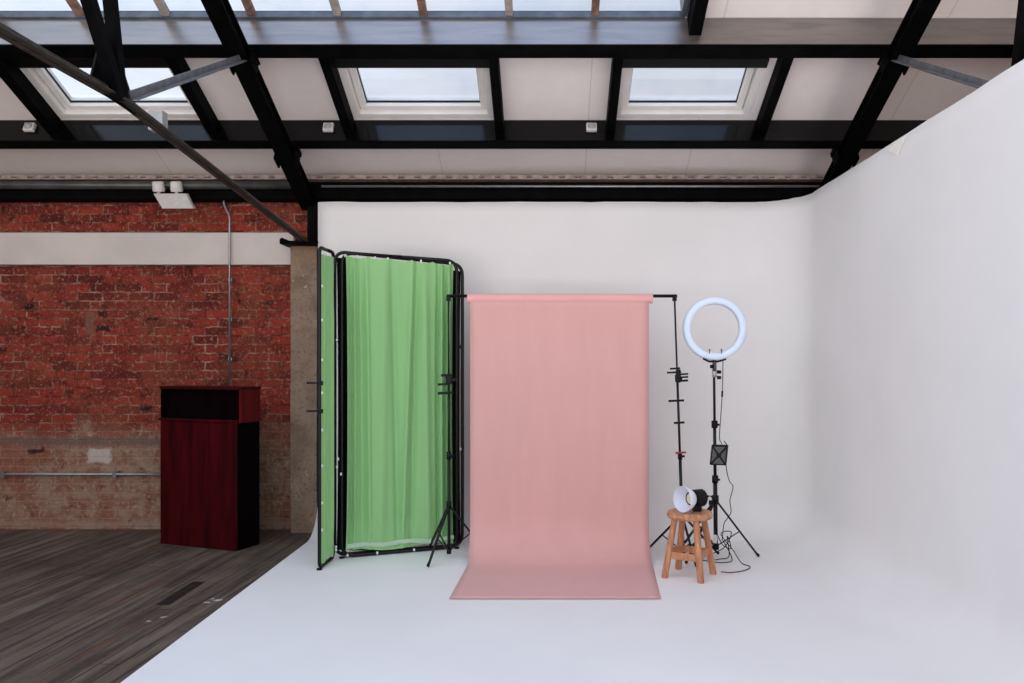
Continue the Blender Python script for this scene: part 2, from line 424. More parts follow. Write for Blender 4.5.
# ------------------------------------------------------------ roof timbers and irons
def purlin(x0, x1, s0, s1, d, m, label, grp='long roof purlins'):
    e = empty('roof_purlin', label, 'roof beam', RP(0, (s0+s1)/2, d), grp)
    bm = B(); rbox(bm, x0, x1, s0, s1, .001, d-.012); link('beam', bm, m, e)
    bm = B(); rbox(bm, x0, x1, s0-.012, s1+.004, d-.012, d)
    return e, bm
e, bm = purlin(XL, XR, .68, .753, .2225, M['blackgloss'], 'black timber purlin running below the three square roof windows')
link('lower_flange', bm, M['black'], e)
e, bm = purlin(XL, XR, 1.68, 1.777, .258, M['purlin'], 'upper roof purlin with worn blue-grey face, above the three roof windows')
link('lower_flange', bm, M['black'], e)

raf = [(-3.985, .09, 'far-left black common rafter at the left side of the leftmost roof window'),
       (-2.71, .075, 'black common rafter at the right side of the leftmost roof window'),
       (-1.615, .075, 'black common rafter at the left side of the middle roof window'),
       (-.405, .07, 'black common rafter at the right side of the middle roof window'),
       (.487, .07, 'black common rafter at the left side of the rightmost roof window'),
       (1.70, .075, 'black common rafter at the right side of the rightmost roof window')]
for x, w, lb in raf:
    bm = B(); rbox(bm, x-w/2, x+w/2, .757, 1.676, .001, .125)
    tag(link('common_rafter', bm, M['black'], bevel=.004), lb, 'rafter', 'short common rafters')
bm = B(); rbox(bm, .945, 1.03, 1.782, 5.0, .001, .17)
tag(link('common_rafter', bm, M['black'], bevel=.004), 'black rafter at the right end of the upper rooflight strip', 'rafter')

def angle_iron(bm, a, b, w=.05, t=.007, side=1):
    w *= .62
    a, b = Vector(a), Vector(b)
    d = (b-a).normalized(); s = Vector((1, 0, 0)); u = s.cross(d).normalized()
    if u.z < 0: u = -u
    def slab(p0, p1, q0, q1):
        c = [(p0, q0), (p1, q0), (p1, q1), (p0, q1)]
        hexa(bm, [a+s*i+u*j for i, j in c]+[b+s*i+u*j for i, j in c])
    slab(0, t*side, 0, w); slab(t*side, w*side, 0, t)

def truss(x, label, side):
    e = empty('roof_truss', label, 'roof truss', (x, 6.95, 2.49), 'iron roof trusses')
    bm = B(); w = .125
    rbox(bm, x-w/2, x+w/2, .02, 5.0, .262, .275); rbox(bm, x-w/2, x+w/2, .02, 5.0, .345, .36); rbox(bm, x-.035, x+.035, .02, 5.0, .275, .345)
    link('principal_rafter', bm, M['black'], e)
    for s in (.72, 1.73):
        bm = B(); rbox(bm, x-w/2-.025, x+w/2+.025, s-.11, s+.04, .2585 if s > 1 else .223, .275 if s > 1 else .262)
        rbox(bm, x-w/2-.02, x-w/2-.006, s-.1, s+.02, .275, .375); rbox(bm, x+w/2+.006, x+w/2+.02, s-.1, s+.02, .275, .375)
        link('cleat', bm, M['black'], e)
        for k in (-1, 1):
            bm = B(); lathe(bm, [(0, 0), (.012, 0), (.012, .014), (0, .014)], RP(x+k*(w/2+.018), s-.04, .32), (k, 0, 0), 6); link('bolt', bm, M['iron'], e)
    node = Vector((x, 3.95, EYE+1.268)); foot = Vector((x, 6.93, EYE+1.0))
    bm = B(); angle_iron(bm, foot, node, .05, .008, side); angle_iron(bm, foot-Vector((.012*side, 0, 0)), node-Vector((.012*side, 0, 0)), .05, .008, -side)
    link('tie', bm, M['angle'], e)
    bm = B(); angle_iron(bm, node, (x, 1.4, EYE+1.22), .05, .008, side); angle_iron(bm, node-Vector((.012*side, 0, 0)), (x-.012*side, 1.4, EYE+1.22), .05, .008, -side)
    link('tie', bm, M['angle'], e)
    bm = B(); angle_iron(bm, node+Vector((.012*side, .03, .02)), (x+.012*side, 5.42, EYE+2.02), .07, .008, side); link('strut', bm, M['strut'], e)
    bm = B(); ox, ww = (-.01, .05) if side > 0 else (-.085, .03); bar(bm, node+Vector((ox, -.02, .0)), (x+ox, 3.60, EYE+2.90), ww, .05); link('strut', bm, M['black'], e)
    bm = B(); bar(bm, node+Vector((.025*side, -.1, -.01)), (x+.025*side, 2.75, EYE+2.82), .05, .055); link('strut', bm, M['black'], e)
    # gusset plate at the node
    bm = B(); y0, z0 = node.y, node.z
    P = [(y0+.14, z0-.02), (y0+.1, z0+.07), (y0+.0, z0+.2), (y0-.17, z0+.26), (y0-.26, z0+.02), (y0-.1, z0-.01)]
    A = [bm.verts.new((x-.008-.02*side, p[0], p[1])) for p in P]; C = [bm.verts.new((x+.002-.02*side, p[0], p[1])) for p in P]
    bm.faces.new(A); bm.faces.new(C[::-1])
    for i in range(6): bm.faces.new((A[i], A[(i+1) % 6], C[(i+1) % 6], C[i]))
    link('gusset', bm, M['iron'], e)
    # post and bearing shoe
    bm = B(); bar(bm, (x+.05, 6.98, 2.50), (x+.05, 6.98, 2.86), .10, .12); link('post', bm, M['black'], e)
    bm = B(); box(bm, x-.22, x+.12, 6.86, 7.1, 2.487, 2.515); tube(bm, [(x-.2, 6.86, 2.52), (x-.2, 7.08, 2.52)], .022, 8)
    link('bearing_plate', bm, M['black'], e, bevel=.004)
    return e
truss(-2.1, 'black iron roof truss on the left, bearing on the concrete pillar', 1)
truss(2.36, 'black iron roof truss on the right, passing behind the tall white cove wall', -1)

# wall plate, pipes and tray along the wall head
bm = B(); box(bm, XL, XR, 6.99, 7.139, 2.895, 3.0); box(bm, XL, XR, 7.06, 7.139, 3.0, 3.06)
tag(link('wall_plate', bm, M['black'], bevel=.006), 'black timber wall plate running along the head of the back wall', 'beam')
bm = B()
tube(bm, [(XL, 6.95, 3.01), (-2.2, 6.95, 3.01)], .036, 12)
tag(link('drain_pipe', bm, M['pipeg'], smooth=True), 'thick dark grey pipe under the eaves, above the brick wall', 'pipe')
bm = B(); tube(bm, [(-1.98, 6.93, 2.995), (XR, 6.93, 2.995)], .011, 8)
tag(link('electrical_conduit', bm, M['galv'], smooth=True), 'thin pale conduit running along the wall head above the white cove', 'conduit')
e = empty('cable_tray', 'narrow perforated cable tray along the top of the back wall', 'cable tray', (0, 7.0, 3.04))
bm = B(); box(bm, XL, XR, 6.95, 7.055, 3.062, 3.066); box(bm, XL, XR, 6.95, 6.953, 3.066, 3.10)
link('tray', bm, M['tray'], e)
for k in range(70):
    x = XL+.1+k*.14
    bm = B(); box(bm, x, x+.05, 6.947, 6.9495, 3.075, 3.083); link('slot', bm, M['blackp'], e)

# pale lintel, pillar, conduits
bm = B(); box(bm, XL, -2.27, 7.08, 7.139, 2.335, 2.62)
tag(link('lintel_beam', bm, M['sill'], bevel=.006), 'long pale painted lintel across the red brick wall', 'beam')
bm = B(); box(bm, -2.262, -2.03, 6.97, 7.139, -.02, 2.486)
bmesh.ops.subdivide_edges(bm, edges=bm.edges, cuts=6, use_grid_fill=True)
for v in bm.verts:
    if v.co.y < 6.99 and .0 < v.co.z < 2.4: v.co += Vector((random.uniform(-.004, .004), random.uniform(-.004, .002), 0))
tag(link('concrete_pillar', bm, M['concrete'], bevel=.008), 'rough concrete pillar between the brick wall and the white cove', 'pillar')
e = empty('electrical_conduit', 'thin upright steel conduit rising above the dark red lectern', 'conduit', (-2.85, 7.12, 1.3))
bm = B(); tube(bm, fillet([(-2.875, 7.05, 2.90), (-2.875, 7.05, 2.86), (-2.824, 7.05, 2.76), (-2.824, 7.05, 1.0)], .03), .009, 8)
link('pipe', bm, M['galv'], e, True)
for z in (2.2, 1.85, 1.5):
    bm = B(); box(bm, -2.84, -2.808, 7.058, 7.139, z-.012, z+.012); link('saddle', bm, M['galv'], e)
e = empty('electrical_conduit', 'horizontal steel conduit low on the worn brick left of the lectern', 'conduit', (-4.5, 7.11, .47))
bm = B(); tube(bm, [(XL, 7.10, .475), (-2.9, 7.10, .478)], .0125, 8); link('pipe', bm, M['galv'], e, True)
for x in (-5.3, -4.85, -3.86, -3.2):
    bm = B(); box(bm, x-.015, x+.015, 7.082, 7.139, .45, .50); link('saddle', bm, M['galv'], e)

# emergency twin spot
e = empty('emergency_light', 'white twin-headed emergency light above the brick wall', 'light', W(172, 200, 6.9))
bm = B(); A = [W(153, 193.5, 6.84), W(186, 193.5, 6.84), W(193.5, 208.5, 6.76), W(162, 208.5, 6.76)]
hexa(bm, A+[p+Vector((0, .05, .01)) for p in A]); link('housing', bm, M['pvc'], e, bevel=.006)
bm = B(); tube(bm, [W(172, 200, 6.84), W(172, 200, 6.84)*1+Vector((0, .1, 0)), Vector((W(172, 200, 6.84).x, 6.99, W(172, 200, 6.84).z))], .012, 8); link('bracket', bm, M['pvc'], e)
for px in (158.5, 176.5):
    c = W(px, 187, 6.83)
    bm = B(); lathe(bm, [(0, .05), (.04, .048), (.047, .035), (.05, -.03), (.045, -.04), (0, -.036)], c, (.0, -.25, 1), 20); h = link('lamp_head', bm, M['pvc'], e, True)
    bm = B(); tube(bm, [c, W(px, 195, 6.85)], .014, 8); link('lamp_neck', bm, M['pvc'], h)
# small white sensors on the lower purlin
for px, lb in ((24, 'small white sensor box on the black purlin, under the leftmost roof window'),
               (326, 'small white sensor box on the black purlin, left of the middle roof window'),
               (592, 'small white sensor box on the black purlin, left of the rightmost roof window')):
    x = (px-550)*6.33/F
    e = empty('ceiling_sensor', lb, 'sensor', RP(x, .76, .12), 'white sensors on the purlin')
    bm = B(); rbox(bm, x-.042, x+.042, .755, .79, .055, .13); link('housing', bm, M['pvc'], e, bevel=.008)
    bm = B(); p = RP(x, .79, .10); lathe(bm, [(0, .018), (.024, .012), (.032, 0), (.032, -.01), (0, -.01)], p, (0, -.7, -.3), 16); link('lens', bm, M['greybox'], e, True)
# grey box on the truss tie
bm = B(); c = W(158, 122, 4.62); bar(bm, c+Vector((0, 0, -.055)), c+Vector((0, 0, .06)), .085, .07)
tag(link('junction_box', bm, M['greybox'], bevel=.006), 'small grey junction box fixed on the tie of the left truss', 'junction box')

# ------------------------------------------------------------ white infinity cove
def cove():
    R, RC, top, XW, YW, Y0 = .33, .42, 1.5+1.347, 2.13, 6.86, -.8
    plan = []
    n = 30
    for i in range(n+1): plan.append((Vector((-1.99+(XW-RC+1.99)*i/n, YW, 0)), Vector((0, -1, 0))))
    for i in range(1, 17):
        a = math.pi/2*(1-i/16); c = Vector((XW-RC, YW-RC, 0)); d = Vector((math.cos(a), math.sin(a), 0))
        plan.append((c+d*RC, -d))
    for i in range(1, n+1): plan.append((Vector((XW, YW-RC-(YW-RC-Y0)*i/n, 0)), Vector((-1, 0, 0))))
    bm = B(); cols = []
    for p, nn in plan:
        col = []
        for k in range(13):
            a = math.pi/2*k/12
            col.append(bm.verts.new(p+nn*(R-R*math.sin(a))+Vector((0, 0, R-R*math.cos(a)))))
        for z in (.8, 1.3, 1.8, 2.3, 2.75, top):
            t = top
            # slightly ragged painted top edge
            zz = z if z < top else top+random.uniform(-.003, .003)
            col.append(bm.verts.new(p+Vector((0, 0, zz))))
        cols.append(col)
    for A, C in zip(cols, cols[1:]):
        for k in range(len(A)-1): bm.faces.new((A[k], C[k], C[k+1], A[k+1]))
    # floor
    inner = [c[0] for c in cols]
    f0 = bm.verts.new((-1.99, Y0, 0))
    bm.faces.new(inner+[f0])
    o = link('wall_cove', bm, M['cove'], None, True)
    s = o.modifiers.new('thickness', 'SOLIDIFY'); s.thickness = .016; s.offset = -1
    # make sure the thickness goes outward and down
    me = o.data; big = max(me.polygons, key=lambda p: p.area)
    if big.normal.z < 0: me.flip_normals()
    for p in me.polygons:
        if p.area > 3: p.use_smooth = False
    tag(o, kind='structure')
    bm = B(); A = [Vector((XW-.012, y, z)) for y, z in ((5.03, 2.814), (4.883, 2.745), (4.773, 2.83))]
    Q = [p+Vector((.008, 0, 0)) for p in A]; va = [bm.verts.new(p) for p in A]; vb = [bm.verts.new(p) for p in Q]
    bm.faces.new(va); bm.faces.new(vb[::-1])
    for i in range(3): bm.faces.new((va[i], va[(i+1) % 3], vb[(i+1) % 3], vb[i]))
    link('torn_flap', bm, M['cream'], o)
cove()

# ------------------------------------------------------------ lectern
def lectern():
    a = Vector((-3.21, 6.59, -.02)); fr = Vector((.936, -.351, 0)).normalized(); bk = Vector((.351, .936, 0)).normalized(); up = Vector((0, 0, 1))
    e = empty('lectern', 'dark red mahogany lectern with open top shelf standing before the brick wall', 'lectern', a)
    def blk(bm, u0, u1, v0, v1, z0, z1):
        c = [(u0, v0), (u1, v0), (u1, v1), (u0, v1)]
        hexa(bm, [a+fr*i+bk*j+up*z0 for i, j in c]+[a+fr*i+bk*j+up*z1 for i, j in c])
    bm = B(); blk(bm, .0, .78, .0, .02, .0, 1.012); link('front_panel', bm, M['mahog'], e, bevel=.003)
    bm = B(); blk(bm, .0, .02, .02, .27, .0, 1.012); link('side_panel', bm, M['mahogshade'], e)
    bm = B(); blk(bm, .76, .78, .0205, .27, .0, 1.012); link('side_panel', bm, M['mahogshade'], e)
    bm = B(); blk(bm, .02, .76, .24, .26, .0, 1.0); link('back_panel', bm, M['mahogshade'], e)
    bm = B(); blk(bm, -.01, .80, -.01, .275, 1.013, 1.035); link('worktop', bm, M['mahog'], e, bevel=.003)
    bm = B(); blk(bm, .01, .035, -.005, .21, 1.035, 1.275); link('top_side', bm, M['mahogshade'], e)
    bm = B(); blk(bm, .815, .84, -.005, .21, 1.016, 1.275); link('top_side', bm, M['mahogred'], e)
    bm = B(); blk(bm, .035, .815, .03, .045, 1.035, 1.275); link('shelf_back', bm, M['mahogshade'], e)
    bm = B(); blk(bm, .0, .845, -.01, .215, 1.275, 1.297); link('lectern_top', bm, M['mahog'], e, bevel=.003)
lectern()

# ------------------------------------------------------------ folding green screen
def panel_frame(bm, p0, p1, z0, z1, r=.0135, rc=.09):
    p0, p1 = Vector(p0), Vector(p1); m = (p0+p1)/2
    pts = [m+Vector((0, 0, z1[0]*.5+z1[1]*.5)), p1+Vector((0, 0, z1[1])), p1+Vector((0, 0, z0)), p0+Vector((0, 0, z0)), p0+Vector((0, 0, z1[0])), m+Vector((0, 0, z1[0]*.5+z1[1]*.5))]
    tube(bm, fillet(pts, rc, 7), r, 10, closed=False)
def fabric(bm, p0, p1, z0, z1, folds, amp, nrm, seed=0, sag=.02, nu=120, nv=50, gather=1.0):
    p0, p1 = Vector(p0), Vector(p1); nrm = Vector(nrm).normalized(); g = []
    for j in range(nv+1):
        v = j/nv; row = []
        for i in range(nu+1):
            u = i/nu
            pin = min(1, abs(v-1)*8, 1)
            side = max(0, 1-4*abs(v-.5)) if False else 4*v*(1-v)
            uu = u+(.5-u)*.02*side
            d = 0
            for (ph, w, am, dr) in folds:
                x = (u+dr*(v-.5)-ph)/w
                d += am*math.exp(-x*x)
            d += .25*amp*math.sin(u*46+seed+2*v)*(.5+.5*math.sin(u*7+seed))
            d *= (.35+.65*min(1, (1-v)*5))*(.3+.7*min(1, v*9))
            zt = z1[0]*(1-u)+z1[1]*u-sag*abs(math.sin(math.pi*u*5.0))**.6
            zb = z0+.012*math.sin(u*9+seed)
            row.append(bm.verts.new(p0.lerp(p1, uu)+nrm*d*amp*8+Vector((0, 0, zb+(zt-zb)*v))))
        g.append(row)
    for j in range(nv):
        for i in range(nu): bm.faces.new((g[j][i], g[j][i+1], g[j+1][i+1], g[j+1][i]))
def green_screen():
    b0, b1 = Vector((-1.565, 6.02, 0)), Vector((-.738, 6.33, 0))
    a0, a1 = Vector((-1.63, 6.06, 0)), Vector((-.70, 6.39, 0))
    c0, c1 = Vector((-1.640, 5.69, 0)), Vector((-1.627, 6.01, 0))
    nb = (b1-b0).cross(Vector((0, 0, 1))).normalized()
    e = empty('folding_green_screen', 'folding green fabric screen on black tube frames beside the pink backdrop', 'green screen', (-1.56, 6.03, 0))
    Z = .016
    bm = B(); panel_frame(bm, b0, b1, Z, (2.30, 2.275)); link('frame', bm, M['tube'], e, True)
    bm = B(); panel_frame(bm, a0, a1, Z, (2.315, 2.255)); link('frame', bm, M['tube'], e, True)
    bm = B(); panel_frame(bm, c0, c1, Z, (2.295, 2.30), rc=.05); link('frame', bm, M['tube'], e, True)
    d = (b1-b0).normalized(); 
    folds = [(.0, .02, .5, 0), (.045, .012, -.35, .0), (.075, .012, .35, 0), (.14, .03, -.4, .02), (.2, .02, .25, .03), (.33, .05, .3, -.04), (.45, .03, -.3, .06), (.56, .025, .35, -.10), (.63, .03, -.35, -.06),
             (.74, .04, .35, .04), (.86, .02, -.5, 0), (.885, .012, .6, 0), (.92, .014, -.6, 0), (.955, .012, .6, 0), (.985, .012, -.5, 0)]
    bm = B(); fabric(bm, b0+d*.025+nb*.012, b1-d*.03+nb*.012, .05, (2.286, 2.256), folds, .0115, nb, 1.0, .02)
    link('green_cloth', bm, M['green'], e, True)
    bm = B(); g = []
    for i in range(61):
        u = i/60; p = (b0+d*.03).lerp(b1-d*.03, u)+nb*(.022+.004*math.sin(u*25))
        z = .085+.006*math.sin(u*14)
        g.append([bm.verts.new(p+Vector((0, 0, z-.012))), bm.verts.new(p+nb*.006+Vector((0, 0, z+.004))), bm.verts.new(p+Vector((0, 0, z+.022)))])
    for A, C in zip(g, g[1:]):
        for k in range(2): bm.faces.new((A[k], C[k], C[k+1], A[k+1]))
    link('hem', bm, M['hem'], e, True)
    bm = B(); fabric(bm, a0+d*.014, a1-d*.014,   .04, (2.27, 2.20), [(.3, .1, .2, 0)], .002, nb, 2, .0, 20, 10)
    link('black_backing', bm, M['blackcloth'], e, True)
    fc = [(.2, .07, .5, 0), (.5, .06, -.5, 0), (.75, .07, .6, 0), (.95, .05, -.3, 0)]
    bm = B(); fabric(bm, c0+Vector((.0, .03, 0)), c1+Vector((.012, .0, 0)), .035, (2.26, 2.27), fc, .004, (1, 0, 0), 3, .01, 50, 30)
    link('green_cloth', bm, M['green'], e, True)
    def clip(p):
        bm = B(); lathe(bm, [(0, -.012), (.0075, -.009), (.0085, 0), (.0075, .009), (0, .012)], p, (0, 0, 1), 8); link('clip', bm, M['clipw'], e, True)
    for py in (286, 320, 360, 393, 430, 466, 503, 530): clip(W(321.9, py, 5.70))
    for u in (.03, .13, .28, .39, .68, .94): clip(b0.lerp(b1, u)+Vector((0, -.012, 2.30-.025*u-.022)))
    for u in (.05, .3, .62): clip(b0.lerp(b1, u)+Vector((0, -.016, .022)))
    for p in (W(337, 340, 6.0), W(338, 459, 5.98), W(337, 467, 5.98), W(341, 474, 5.98), W(336, 547, 5.98), W(336, 550, 5.98), W(460.5, 449, 6.35)):
        clip(p)
    for py in (383, 411):
        bm = B(); q = W(322, py, 5.69); bar(bm, q, q+Vector((-.105, -.01, .0)), .012, .014); bar(bm, q+Vector((.012, -.02, 0)), q+Vector((-.02, -.02, 0)), .02, .03); link('clamp', bm, M['blackp'], e)
    for p, z in ((W(334.5, 340, 6.05), 0), (W(459, 347, 6.36), 0)):
        bm = B(); bar(bm, p+Vector((-.03, 0, 0)), p+Vector((.03, 0, 0)), .035, .03); link('hinge', bm, M['blackp'], e)
    for p in (c0, b0, b1):
        bm = B(); lathe(bm, [(0, 0), (.02, 0), (.02, .012), (0, .012)], p+Vector((0, 0, .0)), (0, 0, 1), 10); link('rubber_foot', bm, M['blackp'], e)
green_screen()

# ------------------------------------------------------------ light stands
def tripod_stand(e, base, top, r0, feet, zt, mat_, zc=.03, brace=True):
    base, top = Vector(base), Vector(top); up = (top-base)
    at = lambda z: base+up*((z-base.z)/up.z)
    tiers = [(zc, .36, r0), (.36, .62, r0*.8), (.62, 1.0, r0*.62)]
    zz = [zc, zc+(top.z-zc)*.38, zc+(top.z-zc)*.68, top.z]
    for i in range(3):
        bm = B(); tube(bm, [at(zz[i]), at(zz[i+1])], r0*(1, .78, .6)[i], 10); link('pole', bm, mat_, e, True)
    for i in (1, 2):
        bm = B(); tube(bm, [at(zz[i]-.025), at(zz[i]+.03)], r0*1.45, 10); c = link('collar', bm, M['blackp'], e, True)
        bm = B(); tube(bm, [at(zz[i]), at(zz[i])+Vector((.035, -.01, 0))], .009, 8); link('knob', bm, M['blackp'], c, True)
    bm = B(); tube(bm, [at(zt-.03), at(zt+.03)], r0*1.6, 10); link('leg_collar', bm, M['blackp'], e, True)
    bm = B(); tube(bm, [at(zc), at(zc+.04)], r0*1.5, 10); link('lower_collar', bm, M['blackp'], e, True)
    for f in feet:
        f = Vector(f); f.z = .010
        bm = B(); bar(bm, at(zt), f, .014, .014); l = link('leg', bm, mat_, e)
        bm = B(); tube(bm, [f+Vector((0, 0, .006)), f.lerp(at(zt), .05)], .011, 8); link('rubber_foot', bm, M['blackp'], l)
        if brace:
            bm = B(); bar(bm, at(zc+.02), at(zt).lerp(f, .56), .009, .007); link('brace', bm, mat_, e)
def polar(c, r, a): return (c[0]+r*math.cos(math.radians(a)), c[1]+r*math.sin(math.radians(a)), 0)
def pegs(e, lst, Y):
    for (x0, x1, y, hh, m) in lst:
        bm = B(); bar(bm, W(x0, y, Y-.02), W(x1, y-.6, Y-.02), .012, hh); link('clamp', bm, M[m], e)

YS = 6.02
LB = (( 449-550)*YS/F, YS, 0)
e = empty('backdrop_stand', 'black tripod backdrop stand in front of the green screen, left of the pink paper', 'stand', LB, 'black backdrop stands')
tripod_stand(e, LB, W(448.5, 296, YS), .012, [polar(LB, .303, -112.5), polar(LB, .32, 127), polar(LB, .30, 18)], .40, M['tube'], .035)
pegs(e, [(441, 452, 375.5, .018, 'blackp'), (446, 456, 380.3, .02, 'blackp'), (438, 450, 384.5, .016, 'blackp'), (438, 453, 393.3, .02, 'blackp')], YS)
bm = B(); c = W(449, 379.5, YS-.01); bar(bm, c+Vector((0, 0, -.035)), c+Vector((0, 0, .035)), .045, .045); link('clamp_body', bm, M['blackp'], e, bevel=.008)
bm = B(); c = W(448.5, 297, YS); bar(bm, c+Vector((0, 0, -.03)), c+Vector((0, 0, .005)), .03, .03); link('top_socket', bm, M['blackp'], e)
RB = ((683.5-550)*YS/F, YS, 0)
e = empty('backdrop_stand', 'black tripod backdrop stand at the right edge of the pink paper, behind the stool', 'stand', RB, 'black backdrop stands')
tripod_stand(e, RB, W(674.5, 296, YS), .012, [polar(RB, .33, 139), polar(RB, .30, 19), polar(RB, .27, -80)], .33, M['tube'], .03)
pegs(e, [(670, 680, 368.8, .014, 'blackp'), (667, 681, 372.7, .014, 'blackp'), (678, 688, 374.5, .014, 'blackp'), (678, 688, 377.5, .014, 'blackp'), (678, 688, 381, .016, 'blackp'),
         (668.5, 684, 401, .016, 'blackp'), (674, 684.5, 423, .016, 'blackp'), (675.5, 686, 453, .014, 'redp')], YS)
bm = B(); c = W(678.3, 376, YS-.01); bar(bm, c+Vector((0, 0, -.05)), c+Vector((0, 0, .05)), .035, .035); link('clamp_body', bm, M['blackp'], e, bevel=.008)
bm = B(); c = W(674.5, 297, YS); bar(bm, c+Vector((0, 0, -.03)), c+Vector((0, 0, .005)), .03, .03); link('top_socket', bm, M['blackp'], e)

# crossbar and paper
bm = B(); tube(bm, [W(447, 296, YS), W(677, 296, YS)], .0125, 12)
tag(link('crossbar', bm, M['tube'], smooth=True), 'black crossbar carrying the pink paper roll between two stands', 'bar')
e = empty('backdrop_paper', 'pink seamless paper backdrop hanging from its roll and sweeping onto the floor', 'backdrop', (.05, 5.0, 0))
zr = EYE+(359-298.7)*YS/F
bm = B(); x0, x1 = (467.5-550)*YS/F, (652.6-550)*YS/F
lathe(bm, [(.030, 0), (.036, .0), (.036, x1-x0), (.030, x1-x0), (.030, 0)], (x0, YS, zr), (1, 0, 0), 28)
link('paper_roll', bm, M['pinkroll'], e, True).modifiers.new('es', 'EDGE_SPLIT')
prof = [(YS-.028, zr-.022), (YS-.020, zr-.06)]
for z in (1.7, 1.4, 1.1, .9, .7, .5): prof.append((YS-.018+.02*math.sin((1.9-z)*1.2), z))
yb, rz = prof[-1][0], .26
for k in range(0, 13):
    a = math.pi/2*k/12; prof.append((yb-rz*(1-math.cos(a))*1.15, .004+.34*(1-math.sin(a))**1.0))
for y in (5.6, 5.45, 5.3, 5.15, 5.05, 4.985): prof.append((y, .004+(.003 if y < 5.02 else 0)))
tot = sum(math.dist(a, b) for a, b in zip(prof, prof[1:])); acc = 0; rows = []
bm = B()
for i, (y, z) in enumerate(prof):
    if i: acc += math.dist(prof[i-1], prof[i])
    xl = -.600 if z > .05 else -.600-.03*(5.75-y)/.77; xr = .742 if z > .4 else .742-(.051 if z < .01 else 0)*min(1, (5.75-y)/.77)
    xl += 0; n = 24
    rows.append([bm.verts.new((xl+(xr-xl)*k/n, y+.004*math.sin(k*.5)*(1 if .2 < z < 1.6 else 0), z)) for k in range(n+1)])
for A, C in zip(rows, rows[1:]):
    for k in range(24): bm.faces.new((A[k], A[k+1], C[k+1], C[k]))
o = link('paper_sheet', bm, M['pink'], e, True)
s = o.modifiers.new('t', 'SOLIDIFY'); s.thickness = .0015

# ------------------------------------------------------------ ring light
def ring_light():
    cb = Vector((1.265, 6.10, 0))
    e = empty('ring_light', 'white ring light on a black tripod stand against the white wall', 'ring light', cb)
    c = W(715, 328.5, 6.10)
    tripod_stand(e, cb, (W(714, 366, 6.10)), .0165, [(1.575, 6.03, 0), (1.095, 6.49, 0), (.99, 5.83, 0)], .43, M['tube'], .05)
    n = 64; R, hw = .214, .028
    bm = B(); rings = []
    prof = [(-hw, .012), (-hw, -.012), (-hw*.7, -.022), (0, -.026), (hw*.7, -.022), (hw, -.012), (hw, .012)]
    for i in range(n):
        a = 2*math.pi*i/n; d = Vector((math.cos(a), 0, math.sin(a)))
        rings.append([bm.verts.new(c+d*(R+p)+Vector((0, q, 0))) for p, q in prof])
    for i in range(n):
        A, C = rings[i], rings[(i+1) % n]
        for k in range(len(prof)-1): bm.faces.new((A[k], A[k+1], C[k+1], C[k]))
    link('diffuser_ring', bm, M['ring'], e, True)
    bm = B(); rings = []
    prof = [(-hw-.001, .0125), (-hw-.001, .03), (hw+.001, .03), (hw+.001, .0125)]
    for i in range(n):
        a = 2*math.pi*i/n; d = Vector((math.cos(a), 0, math.sin(a)))
        rings.append([bm.verts.new(c+d*(R+p)+Vector((0, q, 0))) for p, q in prof])
    for i in range(n):
        A, C = rings[i], rings[(i+1) % n]
        for k in range(len(prof)): bm.faces.new((A[k], A[(k+1) % 4], C[(k+1) % 4], C[k]))
    link('ring_back', bm, M['pvc'], e)
    bm = B(); tube(bm, [W(703, 358.5, 6.09), W(709, 361.5, 6.09), W(718, 361.5, 6.09), W(726, 359, 6.09)], .008, 8); link('yoke', bm, M['blackp'], e, True)
    bm = B(); tube(bm, [W(714.5, 360, 6.10), W(714.5, 371, 6.10)], .016, 10); link('tilt_head', bm, M['darkgrey'], e, True)
    bm = B(); tube(bm, [W(714.3, 371, 6.10), W(714.5, 377, 6.10)], .017, 10); link('spigot', bm, M['silver'], e, True)
    for (px, py) in ((712, 366.5), (719, 372), (719, 377.5)):
        bm = B(); p = W(px, py, 6.09); tube(bm, [p+Vector((-.014, 0, 0)), p+Vector((.014, -.01, 0))], .014, 10); link('knob', bm, M['blackp'], e, True)
    for px in (709.5, 721.5):
        bm = B(); p = W(px, 350, 6.08); tube(bm, [p+Vector((0, 0, -.03)), p+Vector((0, 0, .008))], .0035, 6); lathe(bm, [(0, -.006), (.007, -.004), (.007, .004), (0, .006)], p, (0, 0, 1), 8); link('hook_stud', bm, M['darkgrey'], e)
ring_light()
# power box hung on the stand
e = empty('power_adapter', 'small black box with a crossed grille strapped to the ring light stand', 'power box', W(718, 455, 6.04))
c = W(719, 455, 6.045); rt = Vector((math.cos(-.25), math.sin(-.25), .0)); nn = Vector((0, 0, 1)).cross(rt)*-1
up = (Vector((0, 0, 1))+rt*.10).normalized()
def ob(bm, u0, u1, v0, v1, w0, w1):
    q = [(u0, v0), (u1, v0), (u1, v1), (u0, v1)]
    hexa(bm, [c+rt*i+up*j+nn*w0 for i, j in q]+[c+rt*i+up*j+nn*w1 for i, j in q])
nn = -nn if nn.y > 0 else nn
bm = B(); ob(bm, -.062, .062, -.076, .078, -.025, .022); link('housing', bm, M['blackp'], e, bevel=.008)
bm = B(); ob(bm, -.05, .05, -.064, .064, .022, .0235); link('grille', bm, M['darkgrey'], e)
bm = B()
for s in (-1, 1):
    bar(bm, c+rt*(-.05*s)+up*(-.064)+nn*.0255, c+rt*(.05*s)+up*.064+nn*.0255, .004, .014, up=rt)
lathe(bm, [(0, .03), (.018, .03), (.018, .024), (0, .024)], c, nn, 12); link('grille_cross', bm, M['blackp'], e)
